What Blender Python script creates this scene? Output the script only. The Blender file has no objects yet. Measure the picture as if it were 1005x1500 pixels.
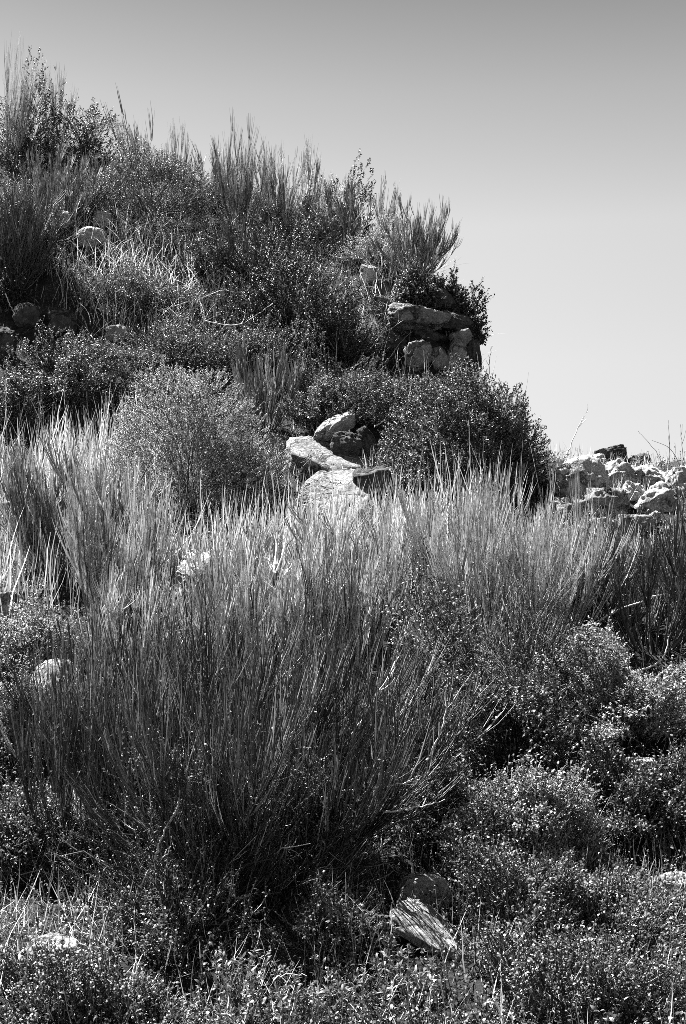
import bpy, bmesh, math, random
import numpy as np
from mathutils import Vector
C = bpy.context.scene.collection
SC = bpy.context.scene
R = math.radians

# ------------------------------------------------------------------ camera
EYE = np.array([0.0, 0.0, 1.6]); PITCH = R(5.0); FPX = 750 / math.tan(R(20))
cam = bpy.data.cameras.new('camera'); camo = bpy.data.objects.new('camera', cam); C.objects.link(camo)
camo.location = EYE; camo.rotation_euler = (R(90) + PITCH, 0, 0)
cam.sensor_fit = 'VERTICAL'; cam.sensor_height = 36; cam.lens = 18 / math.tan(R(20))
cam.clip_end = 3000; cam.clip_start = 0.05
SC.camera = camo

def ray(px, py):
    cx = (px - 502.5) / FPX; cy = (750 - py) / FPX
    return np.array([cx, math.cos(PITCH) - cy * math.sin(PITCH), math.sin(PITCH) + cy * math.cos(PITCH)])
def pt(px, py, Y):
    d = ray(px, py); return EYE + d * (Y / d[1])

# ------------------------------------------------------------------ terrain
CP = []
def row(Y, *pts):
    for px, py in pts: CP.append(pt(px, py, Y))
row(4.6, (-150, 1500), (250, 1505), (600, 1500), (1150, 1495))
row(5.2, (0, 1400), (1000, 1405), (500, 1410))
row(6.0, (-100, 1285), (130, 1275), (360, 1290), (700, 1285), (1050, 1280))
row(7.2, (-50, 1140), (20, 1150), (800, 1150), (1080, 1130), (400, 1150))
row(8.7, (740, 1015), (300, 1020), (0, 1010), (950, 990))
row(10, (60, 870), (500, 900), (900, 885), (1050, 870), (-150, 870))
row(12, (480, 765), (930, 770), (20, 765), (250, 765), (1080, 755))
row(13.3, (470, 690), (150, 690), (860, 700), (1000, 695), (700, 690))
row(14.0, (500, 650), (60, 645), (620, 665), (860, 684), (980, 682), (-100, 645), (780, 672), (1090, 678))
row(14.9, (80, 575), (300, 580), (520, 590), (680, 600))
row(15.6, (60, 515), (400, 520), (600, 548), (680, 566), (-80, 515))
row(15.9, (40, 470), (610, 505), (668, 528))
row(16.6, (20, 400), (600, 430), (665, 445), (-80, 400), (300, 430), (450, 440))
row(17.3, (100, 345), (300, 370), (480, 400), (632, 416))
row(18.4, (60, 270), (250, 300), (400, 330), (500, 355), (590, 402))
row(19.6, (0, 225), (150, 240), (300, 290), (430, 325), (540, 385))
CP += [np.array(p, float) for p in [
    (-6, 0, -.1), (0, 0, -.05), (6, 0, 0), (-6, 2.2, .0), (0, 2.2, .05), (6, 2.2, .1),
    (-6, 21, 9.1), (-3.5, 22.5, 9.0), (-1, 23, 7.6), (1, 21, 6.0), (-6, 30, 6), (0, 30, 4), (-9, 22, 9.6), (-9, 14, 5), (-9, 8, 2.2),
    (2.17, 15, 3.25), (2.35, 15.6, 3.1), (2.45, 16.5, 2.9), (2.3, 18.2, 3.2), (1.75, 16.6, 3.8), (1.8, 17.6, 4.0), (1.45, 16.8, 5.0), (1.5, 18.2, 5.0), (3.5, 20, 2.4), (9, 20, 2.0), (9, 30, .5), (4, 17, 2.4), (6.5, 16, 2.7), (3.2, 15.5, 2.9), (2.2, 21, 3.6),
    (9, 14, 3.1), (9, 8, 1.6), (5, 28, 1)]]
CP = np.array(CP)
def tps_fit(P, lam):
    n = len(P); d = np.linalg.norm(P[:, None, :2] - P[None, :, :2], axis=2)
    K = np.where(d > 0, d * d * np.log(d + 1e-9), 0) + lam * np.eye(n)
    Q = np.hstack([np.ones((n, 1)), P[:, :2]])
    A = np.block([[K, Q], [Q.T, np.zeros((3, 3))]])
    return np.linalg.solve(A, np.concatenate([P[:, 2], np.zeros(3)]))
W = tps_fit(CP, 0.02)
def tps(x, y):
    sh = x.shape; x = x.ravel(); y = y.ravel(); out = np.zeros_like(x)
    for k in range(len(CP)):
        d2 = (x - CP[k, 0]) ** 2 + (y - CP[k, 1]) ** 2 + 1e-9
        out += W[k] * d2 * np.log(d2) * 0.5
    return (out + W[-3] + W[-2] * x + W[-1] * y).reshape(sh)
class Wob:                                     # cheap smooth noise: a sum of random sine waves
    def __init__(s, seed, freq, n=14, dim=3):
        r = np.random.default_rng(seed); s.k = r.normal(size=(n, dim)); s.k /= np.linalg.norm(s.k, axis=1)[:, None]
        s.k *= freq * r.uniform(.6, 1.7, (n, 1)); s.p = r.uniform(0, 6.28, n); s.n = n
    def __call__(s, P): return np.sin(P @ s.k.T + s.p).sum(-1) / math.sqrt(s.n / 2)
GX0, GX1, GY0, GY1, GS = -9.0, 9.0, 1.0, 30.0, 0.06
gx = np.arange(GX0, GX1 + 1e-6, GS); gy = np.arange(GY0, GY1 + 1e-6, GS)
MX, MY = np.meshgrid(gx, gy)
HZ = tps(MX, MY)
P2 = np.stack([MX, MY], -1)
HZ = HZ + .05 * Wob(1, 3, dim=2)(P2) + .022 * Wob(2, 9, dim=2)(P2) + .01 * Wob(3, 24, dim=2)(P2)
def hgt(x, y):
    x = np.asarray(x, float); y = np.asarray(y, float)
    xc = np.clip(x, GX0, GX1 - 1e-4); yc = np.clip(y, GY0, GY1 - 1e-4)
    fx = (xc - GX0) / GS; fy = (yc - GY0) / GS
    i = np.minimum(fx.astype(int), len(gx) - 2); j = np.minimum(fy.astype(int), len(gy) - 2); u = fx - i; v = fy - j
    z = (HZ[j, i] * (1 - u) + HZ[j, i + 1] * u) * (1 - v) + (HZ[j + 1, i] * (1 - u) + HZ[j + 1, i + 1] * u) * v
    d = np.hypot(x - xc, y - yc); t = np.clip(d / 70, 0, 1); t = t * t * (3 - 2 * t)
    return z * (1 - t) + -6.0 * t - .0 * d
def slope(x, y):
    e = .12
    return np.stack([(hgt(x + e, y) - hgt(x - e, y)) / (2 * e), (hgt(x, y + e) - hgt(x, y - e)) / (2 * e)], -1)
def G(px, py):                                 # the point of the ground seen along that ray
    d = ray(px, py); Y = np.arange(3.5, 29, .02); P = EYE + d * (Y / d[1])[:, None]
    b = np.nonzero(P[:, 2] < hgt(P[:, 0], P[:, 1]))[0]
    return P[b[0]] if len(b) else P[np.argmin(P[:, 2] - hgt(P[:, 0], P[:, 1]))] * [1, 1, 0] + [0, 0, float(hgt(*P[np.argmin(P[:, 2] - hgt(P[:, 0], P[:, 1]))][:2]))]

# ------------------------------------------------------------------ materials (a monochrome world: the photograph is black and white)
def newmat(name):
    m = bpy.data.materials.new(name); m.use_nodes = True; m.node_tree.nodes.clear()
    return m, m.node_tree.nodes, m.node_tree.links
def ramp(N, stops, interp='LINEAR'):
    r = N.new('ShaderNodeValToRGB'); r.color_ramp.interpolation = interp
    els = r.color_ramp.elements
    while len(els) < len(stops): els.new(.5)
    for e, (p, v) in zip(els, stops): e.position = p; e.color = (v, v, v, 1)
    return r
def plantmat(name, stops, rough=.45, spec=.5, trans=.3, tr=1.2):
    m, N, L = newmat(name)
    a = N.new('ShaderNodeAttribute'); a.attribute_name = 'rnd'
    r = ramp(N, stops); L.new(a.outputs['Fac'], r.inputs[0])
    b = N.new('ShaderNodeBsdfPrincipled'); b.inputs['Roughness'].default_value = rough
    b.inputs['Specular IOR Level'].default_value = spec
    L.new(r.outputs[0], b.inputs['Base Color'])
    o = N.new('ShaderNodeOutputMaterial')
    if trans > 0:
        t = N.new('ShaderNodeBsdfTranslucent'); g = N.new('ShaderNodeMixShader'); g.inputs[0].default_value = trans
        mu = N.new('ShaderNodeVectorMath'); mu.operation = 'SCALE'; mu.inputs['Scale'].default_value = tr
        L.new(r.outputs[0], mu.inputs[0]); L.new(mu.outputs[0], t.inputs[0])
        L.new(b.outputs[0], g.inputs[1]); L.new(t.outputs[0], g.inputs[2]); L.new(g.outputs[0], o.inputs[0])
    else: L.new(b.outputs[0], o.inputs[0])
    return m
def rockmat(name, lo, hi, lich, scale=1.0):
    m, N, L = newmat(name)
    tc = N.new('ShaderNodeTexCoord')
    n1 = N.new('ShaderNodeTexNoise'); n1.inputs['Scale'].default_value = 5 * scale; n1.inputs['Detail'].default_value = 12; n1.inputs['Roughness'].default_value = .72
    n2 = N.new('ShaderNodeTexNoise'); n2.inputs['Scale'].default_value = 16 * scale; n2.inputs['Detail'].default_value = 9; n2.inputs['Roughness'].default_value = .8
    n3 = N.new('ShaderNodeTexNoise'); n3.inputs['Scale'].default_value = 2.4 * scale; n3.inputs['Detail'].default_value = 5; n3.inputs['Roughness'].default_value = .6
    for n in (n1, n2, n3): L.new(tc.outputs['Object'], n.inputs['Vector'])
    cs = N.new('ShaderNodeMath'); cs.operation = 'SUBTRACT'; L.new(n3.outputs[0], cs.inputs[0]); cs.inputs[1].default_value = .5
    ca = N.new('ShaderNodeMath'); ca.operation = 'ABSOLUTE'; L.new(cs.outputs[0], ca.inputs[0])
    r1 = ramp(N, [(.36, lo * .35), (.48, (lo + hi) / 2), (.6, hi)]); L.new(n1.outputs[0], r1.inputs[0])
    r2 = ramp(N, [(.5, 0), (.57, .9)]); L.new(n2.outputs[0], r2.inputs[0])
    mx = N.new('ShaderNodeMix'); mx.data_type = 'RGBA'; L.new(r2.outputs[0], mx.inputs[0]); L.new(r1.outputs[0], mx.inputs[6]); mx.inputs[7].default_value = (lich, lich, lich, 1)
    r3 = ramp(N, [(0.0, .1), (.022, 1)]); L.new(ca.outputs[0], r3.inputs[0])
    mu = N.new('ShaderNodeMix'); mu.data_type = 'RGBA'; mu.blend_type = 'MULTIPLY'; mu.inputs[0].default_value = .8
    L.new(mx.outputs[2], mu.inputs[6]); L.new(r3.outputs[0], mu.inputs[7])
    b = N.new('ShaderNodeBsdfPrincipled'); b.inputs['Roughness'].default_value = .9; b.inputs['Specular IOR Level'].default_value = .2
    L.new(mu.outputs[2], b.inputs['Base Color'])
    ad = N.new('ShaderNodeMath'); ad.operation = 'ADD'; L.new(n1.outputs[0], ad.inputs[0]); L.new(n2.outputs[0], ad.inputs[1])
    a2 = N.new('ShaderNodeMath'); a2.operation = 'MULTIPLY_ADD'; L.new(r3.outputs[0], a2.inputs[0]); a2.inputs[1].default_value = .35; L.new(ad.outputs[0], a2.inputs[2])
    bp = N.new('ShaderNodeBump'); bp.inputs['Strength'].default_value = 1.0; bp.inputs['Distance'].default_value = .09; L.new(a2.outputs[0], bp.inputs['Height']); L.new(bp.outputs[0], b.inputs['Normal'])
    o = N.new('ShaderNodeOutputMaterial'); L.new(b.outputs[0], o.inputs[0]); return m
M = dict(
    broom=plantmat('broom_stem', [(0, .08), (.4, .25), (.75, .46), (1, .7)], .5, .4, .35),
    broompalelit=plantmat('broom_stem_pale_lit', [(0, .2), (.4, .48), (.75, .7), (1, .85)], .5, .4, .35),  # paler copy of the stem: sunlight on the tips put into the colour
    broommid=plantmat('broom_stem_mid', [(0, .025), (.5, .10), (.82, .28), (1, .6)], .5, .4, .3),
    broomdarkshade=plantmat('broom_stem_dark_shade', [(0, .04), (.6, .15), (.9, .28), (1, .5)], .5, .4, .2),  # darker copy of the stem, with the shade of the overhang in its colour
    bushtwig=plantmat('bush_twig', [(0, .03), (.65, .09), (1, .42)], .8, .2, 0),
    wood=plantmat('broom_wood', [(0, .03), (.8, .08), (1, .16)], .8, .2, 0),
    leaf=plantmat('shrub_leaf', [(0, .012), (.45, .06), (.8, .19), (1, .31)], .5, .45, .25),
    leafdarkshade=plantmat('shrub_leaf_dark_shade', [(0, .008), (.5, .032), (.88, .1), (1, .19)], .5, .45, .2),  # dark leaves; also carries the shade of shaded shrubs as colour
    leafpale=plantmat('shrub_leaf_pale', [(0, .06), (.4, .23), (.75, .45), (1, .6)], .5, .4, .3),
    mat=plantmat('ground_leaf', [(0, .012), (.45, .07), (.8, .24), (1, .4)], .5, .45, .25),
    straw=plantmat('dry_straw', [(0, .15), (.4, .38), (.8, .62), (1, .8)], .55, .3, .35),
    twig=plantmat('bare_twig', [(0, .25), (.5, .5), (1, .7)], .7, .3, 0),
    rock=rockmat('granite', .12, .38, .5), rockpale=rockmat('granite_pale', .3, .62, .72), rockdarkshade=rockmat('granite_dark_shade', .035, .13, .2),  # the dark granite has the shade on stones put into its colour
)
m, N, L = newmat('soil')
tc = N.new('ShaderNodeTexCoord'); n1 = N.new('ShaderNodeTexNoise'); n1.inputs['Scale'].default_value = 2.2; n1.inputs['Detail'].default_value = 14; n1.inputs['Roughness'].default_value = .75
n2 = N.new('ShaderNodeTexNoise'); n2.inputs['Scale'].default_value = 30; n2.inputs['Detail'].default_value = 6; n2.inputs['Roughness'].default_value = .8
for n in (n1, n2): L.new(tc.outputs['Object'], n.inputs['Vector'])
ad = N.new('ShaderNodeMath'); ad.operation = 'ADD'; L.new(n1.outputs[0], ad.inputs[0]); L.new(n2.outputs[0], ad.inputs[1])
r1 = ramp(N, [(.40, .015), (.54, .06), (.68, .26)]); hf = N.new('ShaderNodeMath'); hf.operation = 'MULTIPLY'; hf.inputs[1].default_value = .5; L.new(ad.outputs[0], hf.inputs[0]); L.new(hf.outputs[0], r1.inputs[0])
b = N.new('ShaderNodeBsdfPrincipled'); b.inputs['Roughness'].default_value = .95; b.inputs['Specular IOR Level'].default_value = .1; L.new(r1.outputs[0], b.inputs['Base Color'])
bp = N.new('ShaderNodeBump'); bp.inputs['Strength'].default_value = 1; bp.inputs['Distance'].default_value = .06; L.new(ad.outputs[0], bp.inputs['Height']); L.new(bp.outputs[0], b.inputs['Normal'])
o = N.new('ShaderNodeOutputMaterial'); L.new(b.outputs[0], o.inputs[0]); M['soil'] = m

# ------------------------------------------------------------------ mesh helpers
def mesh(name, V, F, rnd=None, mat=None, smooth=False):
    V = np.ascontiguousarray(V, np.float32); F = np.ascontiguousarray(F, np.int32); k = F.shape[1]
    me = bpy.data.meshes.new(name)
    me.vertices.add(len(V)); me.vertices.foreach_set('co', V.ravel())
    me.loops.add(F.size); me.loops.foreach_set('vertex_index', F.ravel())
    me.polygons.add(len(F)); me.polygons.foreach_set('loop_start', np.arange(0, F.size, k, dtype=np.int32))
    me.polygons.foreach_set('loop_total', np.full(len(F), k, np.int32))
    if smooth: me.polygons.foreach_set('use_smooth', np.ones(len(F), bool))
    if rnd is not None:
        a = me.attributes.new('rnd', 'FLOAT', 'POINT'); a.data.foreach_set('value', np.ascontiguousarray(rnd, np.float32))
    me.update(calc_edges=True)
    if mat: me.materials.append(mat)
    return me
def link(name, me, parent=None):
    o = bpy.data.objects.new(name, me); C.objects.link(o); o.parent = parent; return o
def tag(o, label, cat, group=None, kind=None):
    if label: o['label'] = label
    if cat: o['category'] = cat
    if group: o['group'] = group
    if kind: o['kind'] = kind
    return o
def thing(name, loc, label, cat, group=None, rz=0, sc=(1, 1, 1)):
    o = bpy.data.objects.new(name, None); C.objects.link(o); o.empty_display_size = .2
    o.location = loc; o.rotation_euler = (0, 0, rz); o.scale = sc
    return tag(o, label, cat, group)
def nrm(v): return v / (np.linalg.norm(v, axis=-1, keepdims=True) + 1e-9)
def tubes(P, rad, rnd, sides=3):               # P [n,k,3], rad [n,k] -> quads
    n, k, _ = P.shape
    T = nrm(np.gradient(P, axis=1)); up = np.where(np.abs(T[..., 2:3]) > .8, np.array([1., 0, 0]), np.array([0, 0, 1.]))
    A = nrm(np.cross(T, up)); B = np.cross(T, A)
    an = np.arange(sides) * 2 * math.pi / sides
    V = P[:, :, None] + rad[:, :, None, None] * (A[:, :, None] * np.cos(an)[:, None] + B[:, :, None] * np.sin(an)[:, None])
    idx = np.arange(n * k * sides).reshape(n, k, sides); a = idx[:, :-1]; b_ = idx[:, 1:]
    F = np.stack([a, np.roll(a, -1, 2), np.roll(b_, -1, 2), b_], -1).reshape(-1, 4)
    return V.reshape(-1, 3), F, np.repeat(rnd, k * sides)
def blades(P, wid, side, rnd):                 # flat ribbons
    n, k, _ = P.shape
    V = np.stack([P - side[:, None] * wid[..., None], P + side[:, None] * wid[..., None]], 2)
    idx = np.arange(n * k * 2).reshape(n, k, 2); a = idx[:, :-1]; b_ = idx[:, 1:]
    F = np.stack([a[..., 0], a[..., 1], b_[..., 1], b_[..., 0]], -1).reshape(-1, 4)
    return V.reshape(-1, 3), F, np.repeat(rnd, k * 2)
def leaves(P, D, Nn, ln, wd, rnd, fold=.25):   # folded pointed leaves: 6 vertices, 4 triangles
    D = nrm(D); S = nrm(np.cross(D, Nn)); U = np.cross(S, D); n = len(P)
    l = ln[:, None]; w = wd[:, None]
    V = np.stack([P, P + D * l * .35 + S * w * .5 + U * w * fold, P + D * l * .35 - S * w * .5 + U * w * fold,
                  P + D * l * .72 + S * w * .36 + U * w * fold * .4, P + D * l * .72 - S * w * .36 + U * w * fold * .4,
                  P + D * l - U * l * .12], 1)
    i = (np.arange(n) * 6)[:, None]
    F = np.concatenate([i + np.array([0, 1, 2]), i + np.array([1, 3, 2]), i + np.array([2, 3, 4]), i + np.array([3, 5, 4])])
    return V.reshape(-1, 3), F, np.repeat(rnd, 6)
def cat(parts):
    V = []; F = []; Q = []; o = 0
    for v, f, r in parts: V.append(v); F.append(f + o); Q.append(r); o += len(v)
    return np.concatenate(V), np.concatenate(F), np.concatenate(Q)
def randdir(r, n):
    return nrm(r.normal(size=(n, 3)))

# ------------------------------------------------------------------ plants
def grow(r, base, d0, length, k, up=1.0, jit=.05, upw=None):
    """stems from base [n,3] with start direction d0 that bend towards upw (default straight up)."""
    n = len(base); P = np.zeros((n, k, 3)); P[:, 0] = base; d = nrm(d0.copy()); st = (length / (k - 1))[:, None]
    tgt = np.array([0, 0, 1.]) if upw is None else upw
    for i in range(1, k):
        d = nrm(d + tgt * up / k + r.normal(0, jit, (n, 3))); P[:, i] = P[:, i - 1] + d * st
    return P
def broom_mesh(seed, H, n1, n2, wr=.0028, basr=.12, maxinc=70, leafy=0, mats=('broom', 'wood'), lean=(0, 0), wl=(.35, .65), n3=0, up=1.6, dev=.26, tuft=7, s0=.2, jit=.05, tsp=.11, dead=0):
    r = np.random.default_rng(seed)
    az = r.uniform(0, 2 * math.pi, n1); inc = np.radians(maxinc) * r.uniform(0, 1, n1) ** .65
    d0 = np.stack([np.sin(inc) * np.cos(az) + lean[0], np.sin(inc) * np.sin(az) + lean[1], np.cos(inc)], -1)
    rr = basr * np.sqrt(r.uniform(0, 1, n1)); base = np.stack([rr * np.cos(az), rr * np.sin(az), np.full(n1, -.06)], -1)
    L1 = H * r.uniform(.55, 1.0, n1); k1 = 9
    tgt = nrm(np.array([lean[0], lean[1], 1.0]))
    P1 = grow(r, base, d0, L1, k1, up, .06, tgt)
    rad1 = np.linspace(1, .3, k1)[None] * r.uniform(.0035, .0075, n1)[:, None] * max(1, wr / .003)
    wood = tubes(P1, rad1, r.uniform(0, 1, n1), 5)
    def spawn(P, n, s0, s1, ln, up_, dv, tf):
        k = P.shape[1]; g = max(1, n // tf); i = r.integers(0, len(P), g); s = r.uniform(s0, s1, g) * (k - 1.001); j = s.astype(int); f = (s - j)[:, None]
        b_ = P[i, j] * (1 - f) + P[i, j + 1] * f; t = nrm(P[i, j + 1] - P[i, j]) + r.normal(0, dv, (g, 3)); tone = r.beta(1.5, 1.7, g)
        q = np.repeat(np.arange(g), tf); m = len(q); l_ = np.repeat(r.uniform(.7, 1.1, g), tf) * r.uniform(.65, 1, m) * ln
        return grow(r, b_[q] + r.normal(0, .006, (m, 3)), t[q] + r.normal(0, tsp, (m, 3)), l_, 6, up_, jit, tgt), np.clip(tone[q] + r.normal(0, .16, m), 0, 1)
    wt = np.array([1, .95, .9, .8, .62, .25])
    P2_, q2 = spawn(P1, n2, s0, 1, H * (wl[0] + wl[1]) / 2 * 1.1, 1.3, dev, tuft)
    parts = [tubes(P2_, wt[None] * (wr * r.uniform(.6, 1.25, len(P2_)))[:, None], q2, 3)]
    if n3:
        P3, q3 = spawn(P2_, n3, .25, .85, H * .26, 1.0, .2, 3)
        parts.append(tubes(P3, wt[None] * (wr * .8 * r.uniform(.6, 1.2, len(P3)))[:, None], q3, 3))
    stems = cat(parts)
    out = [('stems', mesh('broom_stems', *stems, M[mats[0]], True)), ('woody_branches', mesh('broom_wood', *wood, M[mats[1]], True))]
    if dead:
        i = r.integers(0, n1, dead); bd = P1[i, 1]; dd = nrm(P1[i, 3] - P1[i, 1]) + r.normal(0, .35, (dead, 3))
        PD = grow(r, bd, dd, H * r.uniform(.3, .75, dead), 9, .5, .13); fk = PD[np.repeat(np.arange(dead), 2), np.tile([4, 6], dead)]
        PF = grow(r, fk, np.repeat(dd, 2, 0) + r.normal(0, .5, (2 * dead, 3)), H * r.uniform(.08, .25, 2 * dead), 6, .3, .15)
        out.append(('dead_stems', mesh('dead_stems', *cat([tubes(PD, np.linspace(1, .35, 9)[None] * r.uniform(.003, .006, dead)[:, None], r.uniform(0, 1, dead), 5), tubes(PF, np.linspace(1, .4, 6)[None] * r.uniform(.0015, .003, 2 * dead)[:, None], r.uniform(0, 1, 2 * dead), 4)]), M['twig'], True)))
    if leafy:
        P2_ = np.concatenate([P2_[:, :6], P1[:, 1:7]]) if len(P1) else P2_; i = r.integers(0, len(P2_), leafy); s = r.uniform(0, 3.0, leafy); j = s.astype(int); f = (s - j)[:, None]
        b_ = P2_[i, j] * (1 - f) + P2_[i, j + 1] * f
        lf = leaves(b_, randdir(r, leafy) + [0, 0, .5], randdir(r, leafy), r.uniform(.012, .028, leafy), r.uniform(.005, .011, leafy), r.beta(1.3, 2.2, leafy))
        out.append(('leaves', mesh('broom_leaves', *lf, M['leaf'])))
    return out
def shrub_mesh(seed, a, b, h, ntw, nl, ll, lw, mat='leaf', lump=.3, gap=.2, twl=.14, dirup=.4, bare=0):
    """dome a x b (half widths) and h high: twigs through its volume, leaves along each twig."""
    r = np.random.default_rng(seed); w1 = Wob(seed + 50, 4.2); w2 = Wob(seed + 60, 9)
    n = int(ntw * 1.35); d = randdir(r, n); d[:, 2] = np.abs(d[:, 2]) * 1.0 - .12; d = nrm(d)
    rho = 1 - .55 * r.beta(1, 2.3, n)
    lumpy = 1 + lump * w1(d * 1.2) + lump * .55 * w2(d * 1.3)
    P = d * (rho * lumpy)[:, None]; P[:, 2] = np.sign(P[:, 2]) * np.abs(P[:, 2]) ** (.76 if lump < .2 else .95); keep = w2(P * 1.1 + 7) + r.normal(0, .5, n) > -1.25 + gap
    P = P[keep]; d = d[keep]; P = P * [a, b, h]; P[:, 2] = np.maximum(P[:, 2], .02)
    n = len(P); out = nrm(nrm(P * [1 / a / a, 1 / b / b, 1 / h / h]) + [0, 0, dirup] + r.normal(0, .35, (n, 3)))
    tl = twl * r.uniform(.5, 1.25, n) * np.where(r.uniform(0, 1, n) < .07, 2.1, 1)
    T = grow(r, P - out * tl[:, None] * .7, out, tl, 4, .3, .12)
    tw = tubes(T, np.linspace(1, .5, 4)[None] * r.uniform(.0012, .0026, n)[:, None], r.uniform(0, 1, n), 3)
    s = np.tile(np.linspace(.25, 1, nl), (n, 1)) * 2.999; j = np.minimum(s.astype(int), 2); f = (s - j)[..., None]; i = np.arange(n)[:, None]
    B = T[i, j] * (1 - f) + T[i, j + 1] * f; t = nrm(T[i, j + 1] - T[i, j]); B = B.reshape(-1, 3); t = t.reshape(-1, 3)
    D = t * .6 + randdir(r, len(B)) * .95 + [0, 0, .15]; Nn = nrm(t * .5 + [0, 0, .6] + r.normal(0, .5, (len(B), 3)))
    sz = r.uniform(.65, 1.2, len(B)); tone = np.repeat(r.uniform(-.18, .18, n), nl)
    lf = leaves(B, D, Nn, ll * sz, lw * sz, np.clip(r.beta(1.8, 2.4, len(B)) + tone, 0, 1))
    # limbs from the root into the crown
    q = 40; ii = r.integers(0, n, q); st = np.stack([r.normal(0, a * .12, q), r.normal(0, b * .12, q), np.full(q, -.08)], -1)
    tt = np.linspace(0, 1, 7)[None, :, None]; E = P[ii][:, None] * .95
    Lm = st[:, None] * (1 - tt) + E * tt; Lm[..., 2] += (.15 * h * np.sin(tt * math.pi))[..., 0]; Lm += r.normal(0, .012, Lm.shape)
    lb = tubes(Lm, np.linspace(1, .3, 7)[None] * r.uniform(.004, .009, q)[:, None], r.uniform(.2, 1, q), 4)
    o = [('foliage', mesh('shrub_foliage', *lf, M[mat])), ('branches', mesh('shrub_branches', *cat([tw, lb]), M['bushtwig'], True))]
    if bare:
        az = r.uniform(0, 6.28, bare); bb = np.stack([np.cos(az) * a * .6, np.sin(az) * b * .6, np.full(bare, h * .55)], -1)
        dd = np.stack([np.cos(az) * .35, np.sin(az) * .35, np.ones(bare)], -1) + r.normal(0, .2, (bare, 3))
        bt = grow(r, bb, dd, h * r.uniform(.45, .75, bare), 7, .2, .1)
        for q in range(bare): o.append(('bare_twig', mesh('bare_twig', *tubes(bt[q:q + 1], np.linspace(1, .4, 7)[None] * .003, r.uniform(0, 1, 1), 4), M['twig'], True)))
    return o
def put(name, parts, loc, label, cat_, group=None, rz=0, sc=(1, 1, 1), partlabels=None):
    o = thing(name, loc, label, cat_, group, rz, sc)
    for pn, me in parts:
        c = link(pn, me, o)
        if partlabels and pn in partlabels: c['label'] = partlabels[pn]
    return o
_ico = {}
def ico(sub):
    if sub not in _ico:
        bm = bmesh.new(); bmesh.ops.create_icosphere(bm, subdivisions=sub, radius=1)
        _ico[sub] = (np.array([v.co for v in bm.verts]), np.array([[v.index for v in f.verts] for f in bm.faces])); bm.free()
    return _ico[sub]
def rock_mesh(seed, w, d, h, mat='rock', planes=10, sharp=.97, rough=.03, sub=5, lam=0.0, pw=5):
    r = np.random.default_rng(seed); V, F = ico(sub)
    n = randdir(r, planes); dist = r.uniform(.66, 1.05, planes)
    V = V / (np.abs(V) ** pw).sum(1, keepdims=True) ** (1 / pw) * .86     # a blunt block, then cut by planes
    q = V @ n.T / np.linalg.norm(V, axis=1, keepdims=True); V = V.copy(); rl = np.linalg.norm(V, axis=1); V /= rl[:, None]; rad = np.where(q > .05, dist / np.maximum(q, .05), 9).min(1); rad = np.minimum(rad, rl)
    P = V * ((1 - sharp) + sharp * rad)[:, None]
    tl = nrm(np.array([r.normal(0, .35), r.normal(0, .35), 1.0]))
    P = P + V * (.022 * Wob(seed + 1, 3.5)(P) + rough * Wob(seed + 2, 10)(P) + rough * .6 * Wob(seed + 3, 26)(P) + rough * .35 * Wob(seed + 4, 60)(P))[:, None]
    cw = Wob(seed + 8, 2.6)(P); P = P - V * (.075 * np.exp(-(cw / .10) ** 2) + .04 * np.exp(-(Wob(seed + 9, 5)(P) / .12) ** 2))[:, None]   # cracks
    if lam:                                     # bedding steps across the stone
        P = P + V * (lam * np.tanh(3 * np.sin(P @ tl * 13 + 2 * Wob(seed + 5, 2)(P))))[:, None]
    P = P / np.abs(P).max(0) * [w / 2, d / 2, h / 2]
    return mesh('stone', P, F, None, M[mat])
CLEAR = []                                     # the ground kept open in front of bare rocks
def clear(x, y):
    k = np.ones(len(x), bool)
    for a, b, q in CLEAR: k &= (x - a) ** 2 + (y - b) ** 2 > q * q
    return k | (np.random.default_rng(len(x)).uniform(0, 1, len(x)) < .3)
def rock(name, px, py, wpx, hpx, label, mat='rock', rot=(0, 0, 0), dz=0, dy=0, seed=0, depth=.8, group=None, sink=.3, Y=None, cat_='rock', **k):
    """px, py is the middle of the rock's visible outline; it is bedded in the ground below."""
    g = G(px, py + hpx * .5) if Y is None else pt(px, py + hpx * .5, Y)
    Yd = g[1] + dy; w = wpx / FPX * Yd; h = hpx / FPX * Yd
    c = pt(px, py, Yd + w * depth * .3)
    hh = h * (1 + sink)
    me = rock_mesh(seed or int(px * 7 + py), w, w * depth, hh, mat, **k)
    if mat != 'rockdarkshade': CLEAR.append((c[0], c[1] - w * .3, w * .42))
    o = link(name, me); o.location = (c[0], c[1], c[2] - h * sink * .5 + dz); o.rotation_euler = [R(a) for a in rot]
    return tag(o, label, cat_, group)

# ------------------------------------------------------------------ hillside
def axis(a, lo, hi):
    l = [lo - .06 * (1.35 ** i) * i for i in range(1, 26)][::-1]; u = [hi + .06 * (1.35 ** i) * i for i in range(1, 26)]
    return np.concatenate([l, a, u])
AX = axis(gx, GX0, GX1); AY = axis(gy, GY0, GY1); X, Y_ = np.meshgrid(AX, AY); Z = hgt(X, Y_)
nx, ny = len(AX), len(AY); idx = np.arange(nx * ny).reshape(ny, nx)
F = np.stack([idx[:-1, :-1], idx[:-1, 1:], idx[1:, 1:], idx[1:, :-1]], -1).reshape(-1, 4)
hill = link('hillside', mesh('hillside', np.stack([X, Y_, Z], -1).reshape(-1, 3), F, None, M['soil'], True)); hill['kind'] = 'structure'

rg = np.random.default_rng(5)
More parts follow.
